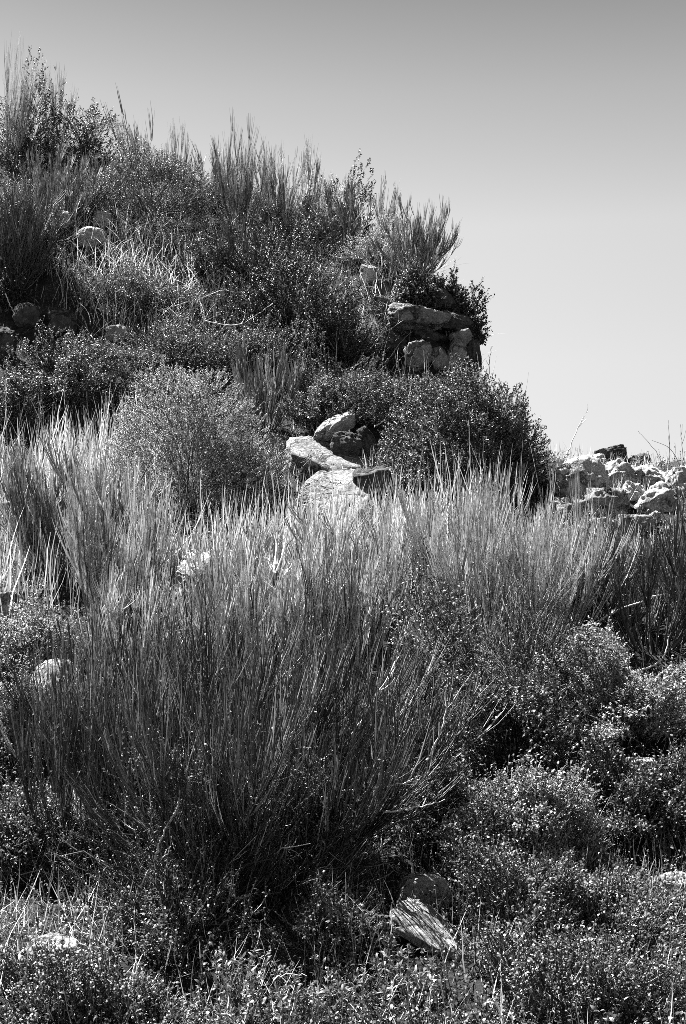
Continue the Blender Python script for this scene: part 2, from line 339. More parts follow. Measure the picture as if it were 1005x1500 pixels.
# ------------------------------------------------------------------ broom bushes
BG = 'broom bushes on the slope'; SG = 'broom bushes along the skyline'
def broom(px, py, top, wpx, seed, label, group=BG, n1=40, n2=900, mats=('broom', 'wood'), basr=.12, maxinc=60, leafy=0, lean=(0, 0), wr=.0028, n3=0, wl=(.35, .65), up=1.6, dy=0, name='broom_bush', dev=.26, tuft=7, s0=.2, jit=.05, tsp=.11, dead=0):
    g = G(px, py); g[1] += dy; g[2] = float(hgt(g[0], g[1]))
    H = (py - top) / FPX * g[1]
    parts = broom_mesh(seed, H, n1, n2, wr, basr, maxinc, leafy, mats, lean, wl, n3, up, dev, tuft, s0, jit, tsp, dead)
    me = parts[0][1]; co = np.empty(len(me.vertices) * 3, np.float32); me.vertices.foreach_get('co', co); co = co.reshape(-1, 3)
    sz = H / np.percentile(co[:, 2], 99.7); sx = (wpx / FPX * g[1]) / (np.percentile(co[:, 0], 98.5) - np.percentile(co[:, 0], 1.5))
    return put(name, parts, g, label, 'bush', group, 0, (sx, max(.6, min(1.25, sx)), sz))
# the big bushes of the foreground
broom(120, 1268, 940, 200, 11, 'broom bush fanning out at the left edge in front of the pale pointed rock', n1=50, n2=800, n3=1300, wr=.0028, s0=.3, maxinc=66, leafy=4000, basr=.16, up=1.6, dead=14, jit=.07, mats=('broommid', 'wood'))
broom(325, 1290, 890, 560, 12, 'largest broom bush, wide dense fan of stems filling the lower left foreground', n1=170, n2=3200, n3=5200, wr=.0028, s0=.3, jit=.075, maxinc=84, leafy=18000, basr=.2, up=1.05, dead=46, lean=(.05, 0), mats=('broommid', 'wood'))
broom(375, 1040, 775, 200, 52, 'added pale tall broom bush for the sunlit tips just behind the middle of the largest fan', n1=50, n2=900, n3=700, wr=.004, maxinc=34, basr=.22, mats=('broompalelit', 'wood'), jit=.06)  # added behind the fan; pale colour carries the sun on the stem tips
broom(500, 1010, 738, 150, 53, 'added pale tall broom bush for the sunlit tips behind the right shoulder of the largest fan', n1=46, n2=800, n3=600, wr=.004, maxinc=32, basr=.2, mats=('broompalelit', 'wood'), jit=.06)  # added likewise, its pale stems painted as sunlit tips
broom(195, 1040, 810, 150, 54, 'added pale broom bush for the sunlit tips to the right of the pale pointed rock', n1=40, n2=520, n3=500, wr=.004, maxinc=34, basr=.18, mats=('broompalelit', 'wood'), jit=.06)  # added likewise, sunlight painted into the pale stems
broom(575, 985, 745, 100, 13, 'slender broom bush with curved stems leaning left beside the large foreground fan', n1=22, n2=380, n3=200, wr=.0036, maxinc=28, lean=(-.22, 0), basr=.08)
broom(745, 1010, 690, 300, 14, 'broad dark based broom bush right of centre above the shaded hollow', n1=150, n2=1800, n3=1500, wr=.0038, s0=.55, jit=.06, maxinc=68, dead=14, leafy=7000, basr=.16, mats=('broompalelit', 'wood'))  # sunlit tips and shaded base put into pale stems over dark wood
broom(960, 950, 735, 210, 15, 'dark broom bush at the right edge below the rocky outcrop', n1=60, n2=1100, n3=1100, wr=.0034, maxinc=60, leafy=1200, mats=('broomdarkshade', 'wood'))
broom(95, 850, 650, 190, 16, 'broom bush with a very dark base among pale grass on the left', n1=50, n2=1000, n3=700, wr=.0042, maxinc=44, basr=.12)
broom(440, 960, 745, 240, 17, 'pale topped broom bush below the flat pale slab', n1=60, n2=900, n3=400, wr=.0048, maxinc=36, basr=.22, mats=('broompalelit', 'wood'))
broom(175, 940, 652, 150, 18, 'tall pale broom bush below the small leaved dome shrub', n1=50, n2=800, n3=400, wr=.0048, maxinc=30, basr=.25, mats=('broompalelit', 'wood'))
broom(860, 900, 785, 130, 19, 'thin broom bush between the dark right hand bush and the outcrop', n1=32, n2=560, n3=300, wr=.004, maxinc=40)
broom(660, 880, 708, 130, 20, 'narrow pale broom bush behind the broad dark based one', n1=32, n2=560, n3=300, wr=.004, maxinc=30, basr=.18, mats=('broompalelit', 'wood'))
broom(385, 635, 490, 100, 21, 'small upright broom bush with black base beside the cairn', n1=30, n2=440, n3=200, wr=.0046, maxinc=50, mats=('broom', 'wood'), basr=.08)
broom(735, 735, 655, 70, 22, 'little wispy broom bush in front of the big round leafy shrub', n1=12, n2=130, wr=.0048, maxinc=25)
# the mound above
T = [  # px, base, top, width, seed, stems, label
    (14, 250, 46, 52, 31, 340, 'tallest broom bush on the skyline at the upper left corner'),
    (78, 236, 86, 42, 32, 240, 'second skyline broom bush from the left, narrow pointed plume'),
    (208, 266, 130, 66, 33, 110, 'sparse skyline broom bush of separate tall plumes above the round heath'),
    (256, 278, 172, 34, 34, 150, 'small pointed broom plume right of the sparse tall plumes on the skyline'),
    (310, 310, 192, 70, 35, 260, 'feathery grey broom bush in the middle of the skyline'),
    (354, 350, 168, 74, 36, 520, 'dense dark broom bush with a tall central spike on the skyline'),
    (414, 335, 190, 84, 137, 320, 'broom bush with splayed tips just right of the tall spike'),
    (455, 340, 220, 66, 138, 280, 'thin tipped broom bush left of the leafy skyline shrub'),
    (505, 360, 272, 100, 39, 420, 'low broom bush on the descending skyline in front of the leafy shrub'),
    (562, 365, 258, 50, 40, 120, 'wispy broom bush of few tall stems before the last one on the skyline'),
    (608, 408, 286, 120, 41, 800, 'round spreading broom bush, last on the skyline above the stone ledge'),
    (25, 425, 250, 120, 42, 1300, 'dark shaded broom bush hanging at the left edge of the mound'),
    (95, 330, 205, 110, 43, 700, 'broom bush with leaning stems on the upper left of the mound'),
    (355, 420, 300, 110, 44, 800, 'dark drooping broom bush in the middle of the mound'),
]
for px, by, ty, w, sd, n, lb in T:
    pl = sd in (31, 32, 33, 34, 137, 138, 40)
    broom(px, by, ty, w, sd, lb, SG, lean=(rg.uniform(-.14, .14), rg.uniform(-.1, .1)), n1=max(7, n // 24) if pl else max(14, n // 16), n2=int(n * 1.2), n3=int(n * (.6 if pl else 1.2)), wr=.0038 if pl else .0044, maxinc=20 if pl else (74 if sd == 41 else 64 if w > 100 else 42), basr=.1 if pl else .08,
          wl=(.45, .8) if pl else (.25, .5), s0=.05 if pl else .2, tsp=.05 if pl else .11, up=.75 if sd == 41 else 1.4, dev=.09 if pl else (.5 if sd in (42, 44) else .24), tuft=5, jit=.03, mats=('broomdarkshade', 'wood') if sd in (42, 44) else ('broompalelit', 'wood') if pl else ('broom', 'wood'))
broom(288, 965, 775, 95, 51, 'bright straw coloured clump of dead stems before the half hidden pale rock', BG, 22, 200, ('straw', 'twig'), .12, 26, wr=.0046, dev=.14)

# ------------------------------------------------------------------ leafy shrubs
LG = 'leafy shrubs on the slope'
def shrub(px, bot, top, wpx, seed, label, ntw=1800, nl=11, ll=.02, lw=.011, mat='leaf', ratio=.9, group=LG, name='leafy_shrub', dy=0, bare=0, Y=None, **k):
    g = G(px, bot) if Y is None else pt(px, bot, Y)
    g[1] += dy; a = wpx / 2 / FPX * g[1]; b_ = a * ratio
    c = g.copy(); c[1] += b_ * .6; c[2] = float(hgt(c[0], c[1])) if Y is None else g[2]
    tz = pt(px, top, c[1])[2]; h = max(tz - c[2], .12)
    return put(name, shrub_mesh(seed, a, b_, h, ntw, nl, ll, lw, mat, bare=bare, **k), c, label, 'shrub', group)
shrub(700, 738, 556, 250, 61, 'big round dark leafy shrub against the sky right of centre', 4800, 12, .024, .014, 'leaf', bare=5, lump=.16)
shrub(600, 640, 562, 210, 62, 'low leafy shrub spreading under the stone ledge', 2400, 12, .022, .013, 'leaf', bare=3, lump=.14)
shrub(480, 640, 520, 170, 63, 'leafy shrub behind the cairn stones', 2200, 12, .022, .013, 'leaf')
shrub(90, 630, 482, 190, 64, 'dark leafy shrub at the left below the shaded cliff stones', 2600, 12, .024, .015, 'leaf')
shrub(270, 775, 548, 260, 65, 'large dome shrub of tiny pale leaves left of the cairn', 5200, 12, .017, .008, 'leafpale', lump=.09, twl=.1)
shrub(250, 560, 470, 170, 66, 'flat topped leafy shrub behind the pale dome shrub', 2000, 11, .02, .012, 'leaf')
shrub(370, 560, 470, 150, 67, 'leafy shrub at the foot of the mound behind the small upright broom', 1800, 11, .02, .012, 'leaf')
shrub(15, 640, 540, 70, 68, 'leafy shrub cut by the left edge of the picture', 1000, 11, .02, .012, 'leaf')
shrub(350, 740, 650, 150, 69, 'dark small leaved shrub just left of the flat pale slab', 1800, 11, .017, .009, 'leaf')
shrub(215, 345, 222, 205, 70, 'rounded fine leaved heath on top of the mound below the skyline plumes', 3200, 11, .024, .008, 'leaf', lump=.09)
shrub(35, 255, 118, 130, 78, 'dense dark leafy shrub between the first two skyline plumes at the upper left', 1600, 10, .026, .014, 'leafdarkshade')
shrub(20, 400, 280, 120, 79, 'dark shaded shrub at the left edge of the mound above the cliff stones', 1800, 10, .026, .012, 'leafdarkshade')
shrub(310, 325, 264, 110, 101, 'low grey heath under the feathery broom in the middle of the skyline', 1300, 10, .022, .008, 'leaf', dy=.3)
shrub(385, 350, 284, 110, 102, 'low heath between the tall spike and the splayed tips on the skyline', 1300, 10, .022, .008, 'leaf', dy=.3)
shrub(455, 358, 296, 110, 103, 'low heath under the leafy skyline shrub', 1300, 10, .022, .008, 'leafpale', dy=.2)
shrub(555, 395, 335, 80, 104, 'low pale heath left of the round spreading skyline broom', 1000, 10, .022, .008, 'leafpale')
shrub(615, 442, 402, 80, 105, 'low round leaved shrub on top of the stone ledge', 900, 10, .028, .018, 'leaf', gap=.1, Y=16.0, ratio=.5)
shrub(697, 500, 440, 40, 106, 'leaves hanging over the cliff corner stone', 260, 9, .03, .02, 'leafdarkshade', gap=.2, Y=15.9, ratio=.8)
shrub(120, 242, 156, 90, 71, 'leafy shrub with dark pointed shoots on the upper left skyline', 900, 10, .026, .014, 'leafdarkshade', bare=4)
shrub(505, 335, 264, 110, 72, 'leafy shrub with dark round leaves on the skyline between brooms', 1000, 10, .028, .018, 'leafdarkshade', gap=.3)
shrub(655, 482, 398, 112, 73, 'round leaved shrub overhanging the stone ledge at the cliff edge', 1600, 10, .03, .02, 'leaf', gap=.1, Y=15.95, ratio=.6)
shrub(430, 520, 350, 150, 74, 'dark dense leafy shrub on the face of the mound', 2600, 11, .024, .014, 'leafdarkshade')
shrub(500, 545, 440, 110, 75, 'dark shrub in the hollow left of the stone ledge', 1500, 11, .024, .013, 'leafdarkshade')
shrub(300, 440, 345, 150, 76, 'shaded leafy shrub under the rounded heath', 1800, 11, .022, .012, 'leafdarkshade')
shrub(190, 480, 400, 150, 77, 'tangled low shrub on the bank below the pale stones', 1600, 10, .022, .011, 'leaf')
shrub(620, 1120, 925, 150, 81, 'pale leaved shrub between the two largest broom bushes', 1700, 10, .02, .01, 'leaf', gap=.35)
shrub(760, 1190, 1010, 200, 82, 'dark leafy shrub in the hollow below the broad broom bush', 2600, 11, .02, .011, 'leafdarkshade')
shrub(920, 1110, 960, 200, 83, 'leafy shrub at the right edge below the dark broom bush', 2800, 11, .02, .009, 'leafpale')
shrub(770, 1300, 1130, 210, 84, 'pale mounded shrub of small leaves in the lower right', 3400, 11, .016, .008, 'leafpale', lump=.12)
shrub(930, 1250, 1110, 210, 85, 'dark leafy shrub in shade at the right edge', 2800, 11, .018, .01, 'leafdarkshade')
shrub(660, 1250, 1140, 130, 86, 'small dark shrub beside the right end of the large broom fan', 1800, 10, .017, .009, 'leaf')
shrub(775, 1405, 1290, 170, 87, 'low shrub right of the sunlit slab', 2400, 11, .015, .008, 'mat')
shrub(880, 1420, 1290, 240, 88, 'low spreading shrub in the lower right corner behind the grassy bank', 3200, 11, .015, .008, 'mat')
shrub(250, 1405, 1300, 170, 109, 'added small dark weedy shrub for the shadow on the ground in front of the largest broom', 1100, 10, .016, .008, 'leafdarkshade', lump=.4, gap=.5)  # added as a dark patch for the bush's shadow on the ground
shrub(475, 1410, 1315, 130, 110, 'added small dark weedy shrub for the shadow left of the long sunlit slab', 900, 10, .016, .008, 'leafdarkshade', lump=.4, gap=.5)  # added too, to carry that ground shadow further right
shrub(25, 1290, 1180, 120, 90, 'scrubby shrub at the left edge beside the fanning broom bush', 1300, 10, .015, .008, 'mat')
shrub(30, 1010, 890, 120, 91, 'pale scrubby shrub behind the pointed rock at the left edge', 1300, 10, .018, .009, 'leafpale')
shrub(8, 462, 405, 60, 107, 'added dark leaves hanging at the left edge for the shade over the cliff stones', 700, 10, .026, .014, 'leafdarkshade', ratio=.5)  # added to darken the cliff wall where the sun does not reach
shrub(18, 1120, 985, 90, 108, 'pale scrubby shrub at the left edge below the pointed rock', 1100, 10, .016, .008, 'leafpale')
shrub(870, 1540, 1400, 300, 92, 'small leaved shrub at the bottom right corner', 3000, 11, .014, .008, 'mat')
shrub(130, 1545, 1410, 260, 93, 'low leafy shrub at the bottom left in front of the pale rock', 2400, 11, .014, .008, 'leaf')

shrub(310, 1325, 1165, 300, 94, 'added dark twiggy shrub for the shade in the base of the largest broom bush', 2600, 11, .015, .0035, 'leafdarkshade', ratio=.5, dy=-.5)  # added so its dark leaves paint the shade at the fan's base
shrub(445, 1300, 1140, 220, 95, 'added dark small leaved shrub for the shade under the right arm of the largest broom bush', 2400, 11, .015, .0035, 'leafdarkshade', ratio=.5, dy=-.55)  # added dark leaves, painted shade under the fan's right side
shrub(745, 1050, 925, 210, 96, 'added dark twiggy shrub for the shade in the base of the broad broom bush', 2600, 11, .016, .0035, 'leafdarkshade', ratio=.5, dy=-.55)  # added dark leaves for the self-shade at the foot of this broom
shrub(120, 1300, 1190, 200, 97, 'dark scrubby shrub at the foot of the fanning broom bush on the left', 1600, 11, .015, .0035, 'leafdarkshade', ratio=.5)

# ------------------------------------------------------------------ rocks
RG = 'rocks lying on the slope'; CG = 'stones of the cairn'; EG = 'stones of the cliff edge'; OG = 'rocks of the right hand outcrop'
rock('boulder', 84, 1016, 96, 116, 'pale pointed rock showing through broom stems at the left', 'rockpale', group=RG, planes=6, pw=2.3, rot=(-22, 0, 15), dy=-.25)
rock('boulder', 290, 866, 86, 150, 'pale pointed rock half hidden behind pale stems left of centre', 'rockpale', group=RG, planes=6, pw=2.3, rot=(-20, 0, 0), dy=-.5)
rock('boulder', 405, 650, 44, 36, 'rounded boulder with dark right side under the small upright broom', 'rock', group=RG)
def slab(px, py, w, d, h, rot, label, seed, mat='rockpale', up=.0, group=None):
    g = G(px, py); o = link('boulder', rock_mesh(seed, w, d, h, mat, planes=12)); o.location = g + [0, 0, up]
    s_ = slope(g[:1], g[1:2])[0]; o.rotation_euler = (math.atan(s_[1]) + R(rot[0]), -math.atan(s_[0]) + R(rot[1]), R(rot[2]))
    CLEAR.append((g[0], g[1] - .15, max(w, d) * .45)); return tag(o, label, 'rock', group)
slab(492, 742, .78, 1.0, .22, (4, 6, -12), 'broad pale slab sloping down the bank below the cairn', 407, 'rock', up=.05, group=RG)
slab(478, 690, .8, .8, .3, (6, 8, 8), 'broad mossy boulder carrying the cairn stones', 402, 'rock', .08, CG)
rock('cairn_stone', 488, 627, 72, 28, 'long tilted slab on top of the cairn, lit along its upper face', 'rockpale', rot=(12, -30, 12), group=CG, Y=13.35, depth=.7, sink=0, rough=.03, planes=14)
rock('cairn_stone', 510, 651, 50, 40, 'squat middle cairn stone under the tilted slab', 'rockdarkshade', rot=(0, 12, -15), group=CG, Y=13.2, sink=0, planes=9)  # its unlit front is painted by the dark stone colour
rock('cairn_stone', 538, 646, 30, 46, 'dark upright stone leaning on the right of the cairn', 'rockdarkshade', rot=(0, -24, 20), group=CG, Y=13.3, sink=.1, planes=9)  # dark colour here also paints the unlit front
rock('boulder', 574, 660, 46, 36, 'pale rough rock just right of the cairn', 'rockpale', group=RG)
rock('boulder', 545, 702, 60, 40, 'dark cleft rock below the upright cairn stone', 'rockdarkshade', group=RG)
rock('boulder', 82, 1402, 112, 66, 'pale lichened rock in the bottom left corner', 'rockpale', group=RG, pw=2.6, rot=(-22, 0, 10), dy=-.12, planes=7)
rock('boulder', 20, 1430, 70, 50, 'small pale rock at the left edge beside the lichened one', 'rock', group=RG)
slab(640, 1386, .4, .24, .09, (2, 14, -14), 'long sunlit slab at bottom centre right of the shaded boulder', 405, up=.03, group=RG)
rock('boulder', 622, 1302, 84, 46, 'flat pale rock at the right foot of the large broom fan', 'rockpale', group=RG, pw=2.6, rot=(-24, 0, 0), dy=-.28, planes=7)
rock('boulder', 410, 1385, 290, 90, 'large dark boulder in shade under the large broom fan', 'rockdarkshade', group=RG, planes=9, dy=.12)  # shade under the fan is deepened by the dark stone colour
CLEAR.append((G(420, 1430)[0], G(420, 1430)[1] + .1, .13))
rock('boulder', 985, 1295, 54, 40, 'bright pale rock at the lower right edge', 'rockpale', group=RG)
rock('boulder', 938, 1122, 56, 26, 'flat pale rock among leaves below the dark right hand broom', 'rockpale', group=RG)
rock('boulder', 8, 755, 56, 44, 'pale rock at the left edge among dry grass', 'rockpale', group=RG)
rock('boulder', 10, 890, 60, 50, 'pale rock at the left edge behind the pointed rock', 'rock', group=RG)
# cliff edge
rock('cliff_stone', 540, 398, 28, 26, 'bright white stone set in the dark bank under the skyline', 'rockpale', group=EG, dy=-.25)
for x, y, w, h, mt, Yy, rt, l in [
    (614, 468, 100, 46, 'rock', 15.75, (0, 9, 0), 'wide slab forming the roof of the stone ledge'),
    (613, 522, 44, 48, 'rock', 15.5, (0, 0, 20), 'squat grey stone under the ledge slab'),
    (644, 525, 30, 34, 'rock', 15.5, (0, 15, 40), 'small rough stone right of the squat one under the ledge'),
    (690, 506, 28, 84, 'rockdarkshade', 15.9, (0, -6, 20), 'tall dark upright stone at the cliff corner against the sky'),
    (668, 470, 56, 32, 'rockdarkshade', 15.8, (10, 14, 15), 'dark overhanging stone above the upright corner stone'),
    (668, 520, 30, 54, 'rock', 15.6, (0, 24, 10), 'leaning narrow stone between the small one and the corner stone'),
    (648, 440, 60, 30, 'rockdarkshade', 16.0, (0, 20, -10), 'dark tilted stone under the overhanging shrub'),
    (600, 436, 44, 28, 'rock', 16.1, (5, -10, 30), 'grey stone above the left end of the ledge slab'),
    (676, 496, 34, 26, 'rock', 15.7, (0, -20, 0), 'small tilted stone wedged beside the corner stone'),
    (628, 494, 60, 22, 'rockdarkshade', 15.9, (0, 5, 0), 'flat dark stone in the gap beneath the ledge slab'),
    (575, 500, 46, 40, 'rockdarkshade', 15.8, (0, 10, 25), 'dark stone left of the gap beneath the ledge slab'),
    (560, 450, 40, 30, 'rockdarkshade', 16.2, (0, 25, 5), 'dark stone in the bank left of the ledge slab')]:
    rock('cliff_stone', x, y, w, h, l, mt, rot=rt, group=EG, Y=Yy, sink=.05, lam=.012, planes=12)
rock('cliff_stone', 510, 385, 40, 30, 'dark stone left of the white stone in the bank', 'rockdarkshade', group=EG)
rock('cliff_stone', 560, 425, 40, 34, 'dark stone right of the white stone in the bank', 'rockdarkshade', group=EG)
rock('cliff_stone', 40, 458, 44, 32, 'dark rounded stone in the shaded left cliff', 'rockdarkshade', group=EG, dy=-.15, sharp=.5)  # darkened colour carries the shade of the left cliff
rock('cliff_stone', 8, 497, 36, 40, 'round shaded stone at the left edge of the cliff', 'rockdarkshade', group=EG, dy=-.15, sharp=.4)  # cliff shade painted into the stone colour here too
rock('cliff_stone', 92, 470, 46, 36, 'grey stone right of the rounded one in the left cliff', 'rockdarkshade', group=EG, dy=-.15)  # same dark colour for the cliff shade
rock('cliff_stone', 172, 487, 36, 22, 'small stone at the foot of the bank above the dark leafy shrub', 'rock', group=EG)
for x, y, w, h, l in [(112, 290, 30, 24, 'pale stone with a dark hollow below in the stony patch on the mound'), (135, 345, 46, 26, 'pale curved stone in the middle of the stony patch'), (90, 318, 30, 20, 'pale stone at the left of the stony patch'), (150, 318, 30, 20, 'pale stone at the right of the stony patch')]:
    rock('cliff_stone', x, y, w, h, l, 'rockpale', group='pale stones on the mound', dy=-.3, pw=2.4, rot=(-25, 0, 20))
# outcrop on the right
for x, y, w, h, mt, Yy, l in [
    (850, 704, 84, 60, 'rockpale', 13.7, 'large cracked boulder at the left of the right hand outcrop'),
    (908, 700, 66, 34, 'rockpale', 13.8, 'sloping rock in the middle of the right hand outcrop'),
    (894, 674, 60, 18, 'rockdarkshade', 14.1, 'dark flat stone on the crest of the outcrop against the sky'),
    (934, 682, 44, 20, 'rockdarkshade', 14.1, 'dark striped slab right of the flat stone on the crest'),
    (950, 700, 60, 30, 'rockpale', 13.9, 'pale split rock at the right of the outcrop'),
    (890, 738, 80, 40, 'rock', 13.3, 'grey rock under the long crack of the outcrop'),
    (962, 734, 64, 36, 'rockpale', 13.4, 'pale lower rock of the outcrop behind the dark broom'),
    (996, 702, 46, 44, 'rockpale', 13.7, 'pale rock at the right edge of the outcrop'),
    (884, 772, 48, 22, 'rockpale', 12.6, 'small flat white rock below the outcrop behind broom tips'),
    (932, 770, 60, 26, 'rock', 12.8, 'low rounded rock beside the small flat white one'),
    (830, 748, 56, 38, 'rock', 12.9, 'half buried rock at the left foot of the outcrop'),
    (870, 676, 34, 20, 'rockpale', 14.0, 'pale crest rock left of the dark flat stone'),
    (925, 722, 40, 24, 'rockpale', 13.5, 'small pale block in the middle of the outcrop'),
    (972, 684, 34, 16, 'rock', 14.0, 'small crest rock at the right end of the outcrop')]:
    rock('outcrop_rock', x, y, w * 1.08, h * 1.0, l, mt, group=OG, lam=.012, Y=Yy if y < 690 else None, sink=.5, depth=1.1, planes=13, rot=(rg.uniform(-46, -16), rg.uniform(-16, 16), rg.uniform(-25, 25)))
for i in (0, 1, 2, 3, 4, 6, 7, 8):
    x, y = 826 + i * 19.5 + rg.uniform(-5, 5), rg.uniform(752, 782)
    rock('rubble_stone', x, y, rg.uniform(18, 34), rg.uniform(14, 22), 'small broken stone among the rocks of the right hand outcrop', ('rock', 'rockpale', 'rock')[i % 3], group='rubble of the right hand outcrop', sink=.4, planes=9, rot=(rg.uniform(-25, 25), rg.uniform(-25, 25), rg.uniform(0, 180)), seed=700 + i, sub=4)

# ------------------------------------------------------------------ bare stalks and branches
KG = 'bare stalks and branches'
def stalk(pts, Y, w, label, name='dry_stalk', cat_='stalk', fork=0, seed=1, mat='twig', dz=0):
    """a bare stem through the given pixels, at distance Y of its foot (Y a pair: foot and tip)."""
    Ys = np.linspace(*(Y if isinstance(Y, tuple) else (Y, Y)), len(pts)); Q = np.array([pt(x, y, d) for (x, y), d in zip(pts, Ys)])
    o0 = Q[0].copy(); Q = Q - o0
    t = np.linspace(0, len(Q) - 1, 16); k = np.minimum(t.astype(int), len(Q) - 2); f = (t - k)[:, None]
    A = Q[np.maximum(k - 1, 0)]; B = Q[k]; Cc = Q[k + 1]; D = Q[np.minimum(k + 2, len(Q) - 1)]
    P = .5 * (2 * B + (Cc - A) * f + (2 * A - 5 * B + 4 * Cc - D) * f ** 2 + (3 * B - A - 3 * Cc + D) * f ** 3)
    r = np.random.default_rng(seed); P = P + r.normal(0, .003, P.shape)
    parts = [tubes(P[None], np.linspace(1, .35, 16)[None] * w, np.array([.6]), 5)]
    if fork:
        i = r.integers(5, 14, fork); d0 = nrm(P[i + 1] - P[i]) + r.normal(0, .5, (fork, 3))
        S = grow(r, P[i], d0, np.linalg.norm(P[-1]) * r.uniform(.12, .3, fork), 6, .5, .1)
        parts.append(tubes(S, np.linspace(.6, .25, 6)[None] * np.full((fork, 1), w), np.full(fork, .6), 4))
    me = mesh('stalk', *cat(parts), M[mat], True); o = link(name, me); o.location = o0
    return tag(o, label, cat_, KG)
stalk([(830, 668), (845, 630), (862, 602)], 14, .006, 'long bare stalk leaning right against the sky by the round shrub', fork=3, seed=3)
stalk([(592, 650), (597, 600), (604, 548)], 13.7, .006, 'pale upright stalk right of the cairn', seed=4)
stalk([(616, 660), (634, 622), (646, 572)], 13.0, .006, 'bent pale stalk beside the upright one right of the cairn', seed=5)
stalk([(548, 625), (570, 612), (592, 598)], 13.9, .009, 'short fallen branch lying in leaves right of the cairn', 'dead_branch', 'branch', 2, 6)
stalk([(690, 720), (689, 670), (687, 615)], 12.0, .006, 'straight pale stalk in front of the big round shrub', seed=7)
stalk([(716, 555), (717, 530), (720, 508)], 15.4, .006, 'thin stalk rising beside the cliff corner', fork=4, seed=8, mat='wood')
stalk([(975, 690), (960, 660), (935, 632)], 13.5, .005, 'pale stalk leaning left above the outcrop', seed=9)
stalk([(980, 690), (981, 650), (979, 622)], 13.4, .004, 'straight thin stalk at the right edge above the outcrop', fork=2, seed=10, mat='wood')
stalk([(1000, 700), (985, 660), (955, 645)], 13.2, .004, 'drooping thin stalk at the right edge above the outcrop', seed=11, mat='wood')
stalk([(1003, 705), (1000, 660), (996, 620)], 13.2, .004, 'upright thin stalk cut by the right edge', fork=2, seed=12, mat='wood')
stalk([(460, 1120), (505, 1088), (545, 1030), (585, 960)], (5.85, 5.95), .007, 'long arching bare branch on the right side of the large broom fan', 'dead_branch', 'branch', 4, 13)
stalk([(500, 1160), (550, 1152), (612, 1145)], 5.65, .006, 'nearly level bare branch under the arching one', 'dead_branch', 'branch', 2, 14)
stalk([(565, 1190), (610, 1182), (650, 1172)], 5.7, .005, 'short level twig below the level bare branch', 'dead_branch', 'branch', 1, 15)
stalk([(625, 1115), (650, 1060), (652, 1015)], 6.0, .005, 'pale forked twig standing in the pale leaved shrub', 'dead_branch', 'branch', 3, 16)
stalk([(860, 920), (925, 885), (1003, 862)], 9.0, .008, 'long bare branch rising right through the dark right hand broom', 'dead_branch', 'branch', 2, 17)
stalk([(935, 985), (970, 965), (982, 925)], 8.6, .008, 'curved bare branch hanging in the dark gap at the right edge', 'dead_branch', 'branch', 1, 18)
stalk([(232, 455), (285, 440), (330, 425), (362, 440)], 16.0, .006, 'arched dry stem lying on the bank of the mound', 'dead_branch', 'branch', 3, 19)
stalk([(300, 470), (350, 475), (400, 445)], 15.6, .007, 'dead branch pointing up right at the foot of the mound', 'dead_branch', 'branch', 2, 20)
stalk([(345, 385), (335, 362), (315, 350)], 16.5, .006, 'short curved dry stem near the drooping broom', 'dead_branch', 'branch', 2, 21)
stalk([(500, 560), (530, 480), (548, 420)], 15.7, .006, 'slanting dry stem in front of the dark bank under the white stone', 'dead_branch', 'branch', 3, 22)
stalk([(520, 545), (555, 495), (590, 470)], 15.6, .006, 'slanting dry stem left of the ledge slab', 'dead_branch', 'branch', 3, 23)
stalk([(8, 430), (14, 445), (22, 462)], 15.6, .008, 'short pale stick against the shaded left cliff', 'dead_branch', 'branch', 0, 24)
stalk([(215, 1285), (238, 1225), (262, 1180)], 5.4, .006, 'bent dead stem at the base of the large broom fan', 'dead_branch', 'branch', 3, 25)
stalk([(135, 1500), (133, 1420), (130, 1330)], 4.75, .005, 'pale upright stalk at the bottom left before the lichened rock', seed=26, fork=2)
stalk([(205, 1300), (225, 1270), (250, 1245)], 5.4, .005, 'broken twig on the ground below the large broom fan', 'dead_branch', 'branch', 2, 27)
stalk([(350, 1500), (365, 1440), (385, 1400)], 4.8, .004, 'leaning dry stalk in front of the large shaded boulder', seed=28, fork=3)
stalk([(440, 1490), (400, 1435), (450, 1428)], 4.8, .004, 'hooked dry stalk at bottom centre', seed=29)
stalk([(655, 1445), (635, 1410), (620, 1390)], 5.0, .004, 'thin bare stalk crossing the sunlit slab', seed=30)

# ------------------------------------------------------------------ leafy sprigs of the foreground
def sprig_mesh(seed, h, ns):
    r = np.random.default_rng(seed); az = r.uniform(0, 6.28, ns); inc = r.uniform(0, .7, ns)
    S = grow(r, np.zeros((ns, 3)) + r.normal(0, .02, (ns, 3)) * [1, 1, 0], np.stack([np.sin(inc) * np.cos(az), np.sin(inc) * np.sin(az), np.cos(inc)], -1), h * r.uniform(.6, 1.05, ns), 8, .8, .08)
    st = tubes(S, np.linspace(1, .5, 8)[None] * np.full((ns, 1), .0022), r.uniform(.3, .9, ns), 4)
    nl = 26; s = np.tile(np.concatenate([np.linspace(.25, .85, nl // 2), np.linspace(.88, 1, nl // 2)]), (ns, 1)) * 6.99
    j = np.minimum(s.astype(int), 6); f = (s - j)[..., None]; i = np.arange(ns)[:, None]
    B = (S[i, j] * (1 - f) + S[i, j + 1] * f).reshape(-1, 3); t = nrm(S[i, j + 1] - S[i, j]).reshape(-1, 3); n = len(B)
    lf = leaves(B, t * .7 + randdir(r, n) * .9, t + r.normal(0, .4, (n, 3)), r.uniform(.014, .03, n), r.uniform(.005, .009, n), r.beta(2, 2, n))
    return [('leaves', mesh('sprig_leaves', *lf, M['mat'])), ('stems', mesh('sprig_stems', *st, M['twig'], True))]
SP = [sprig_mesh(200 + i, .2, 7 + i * 2) for i in range(3)]
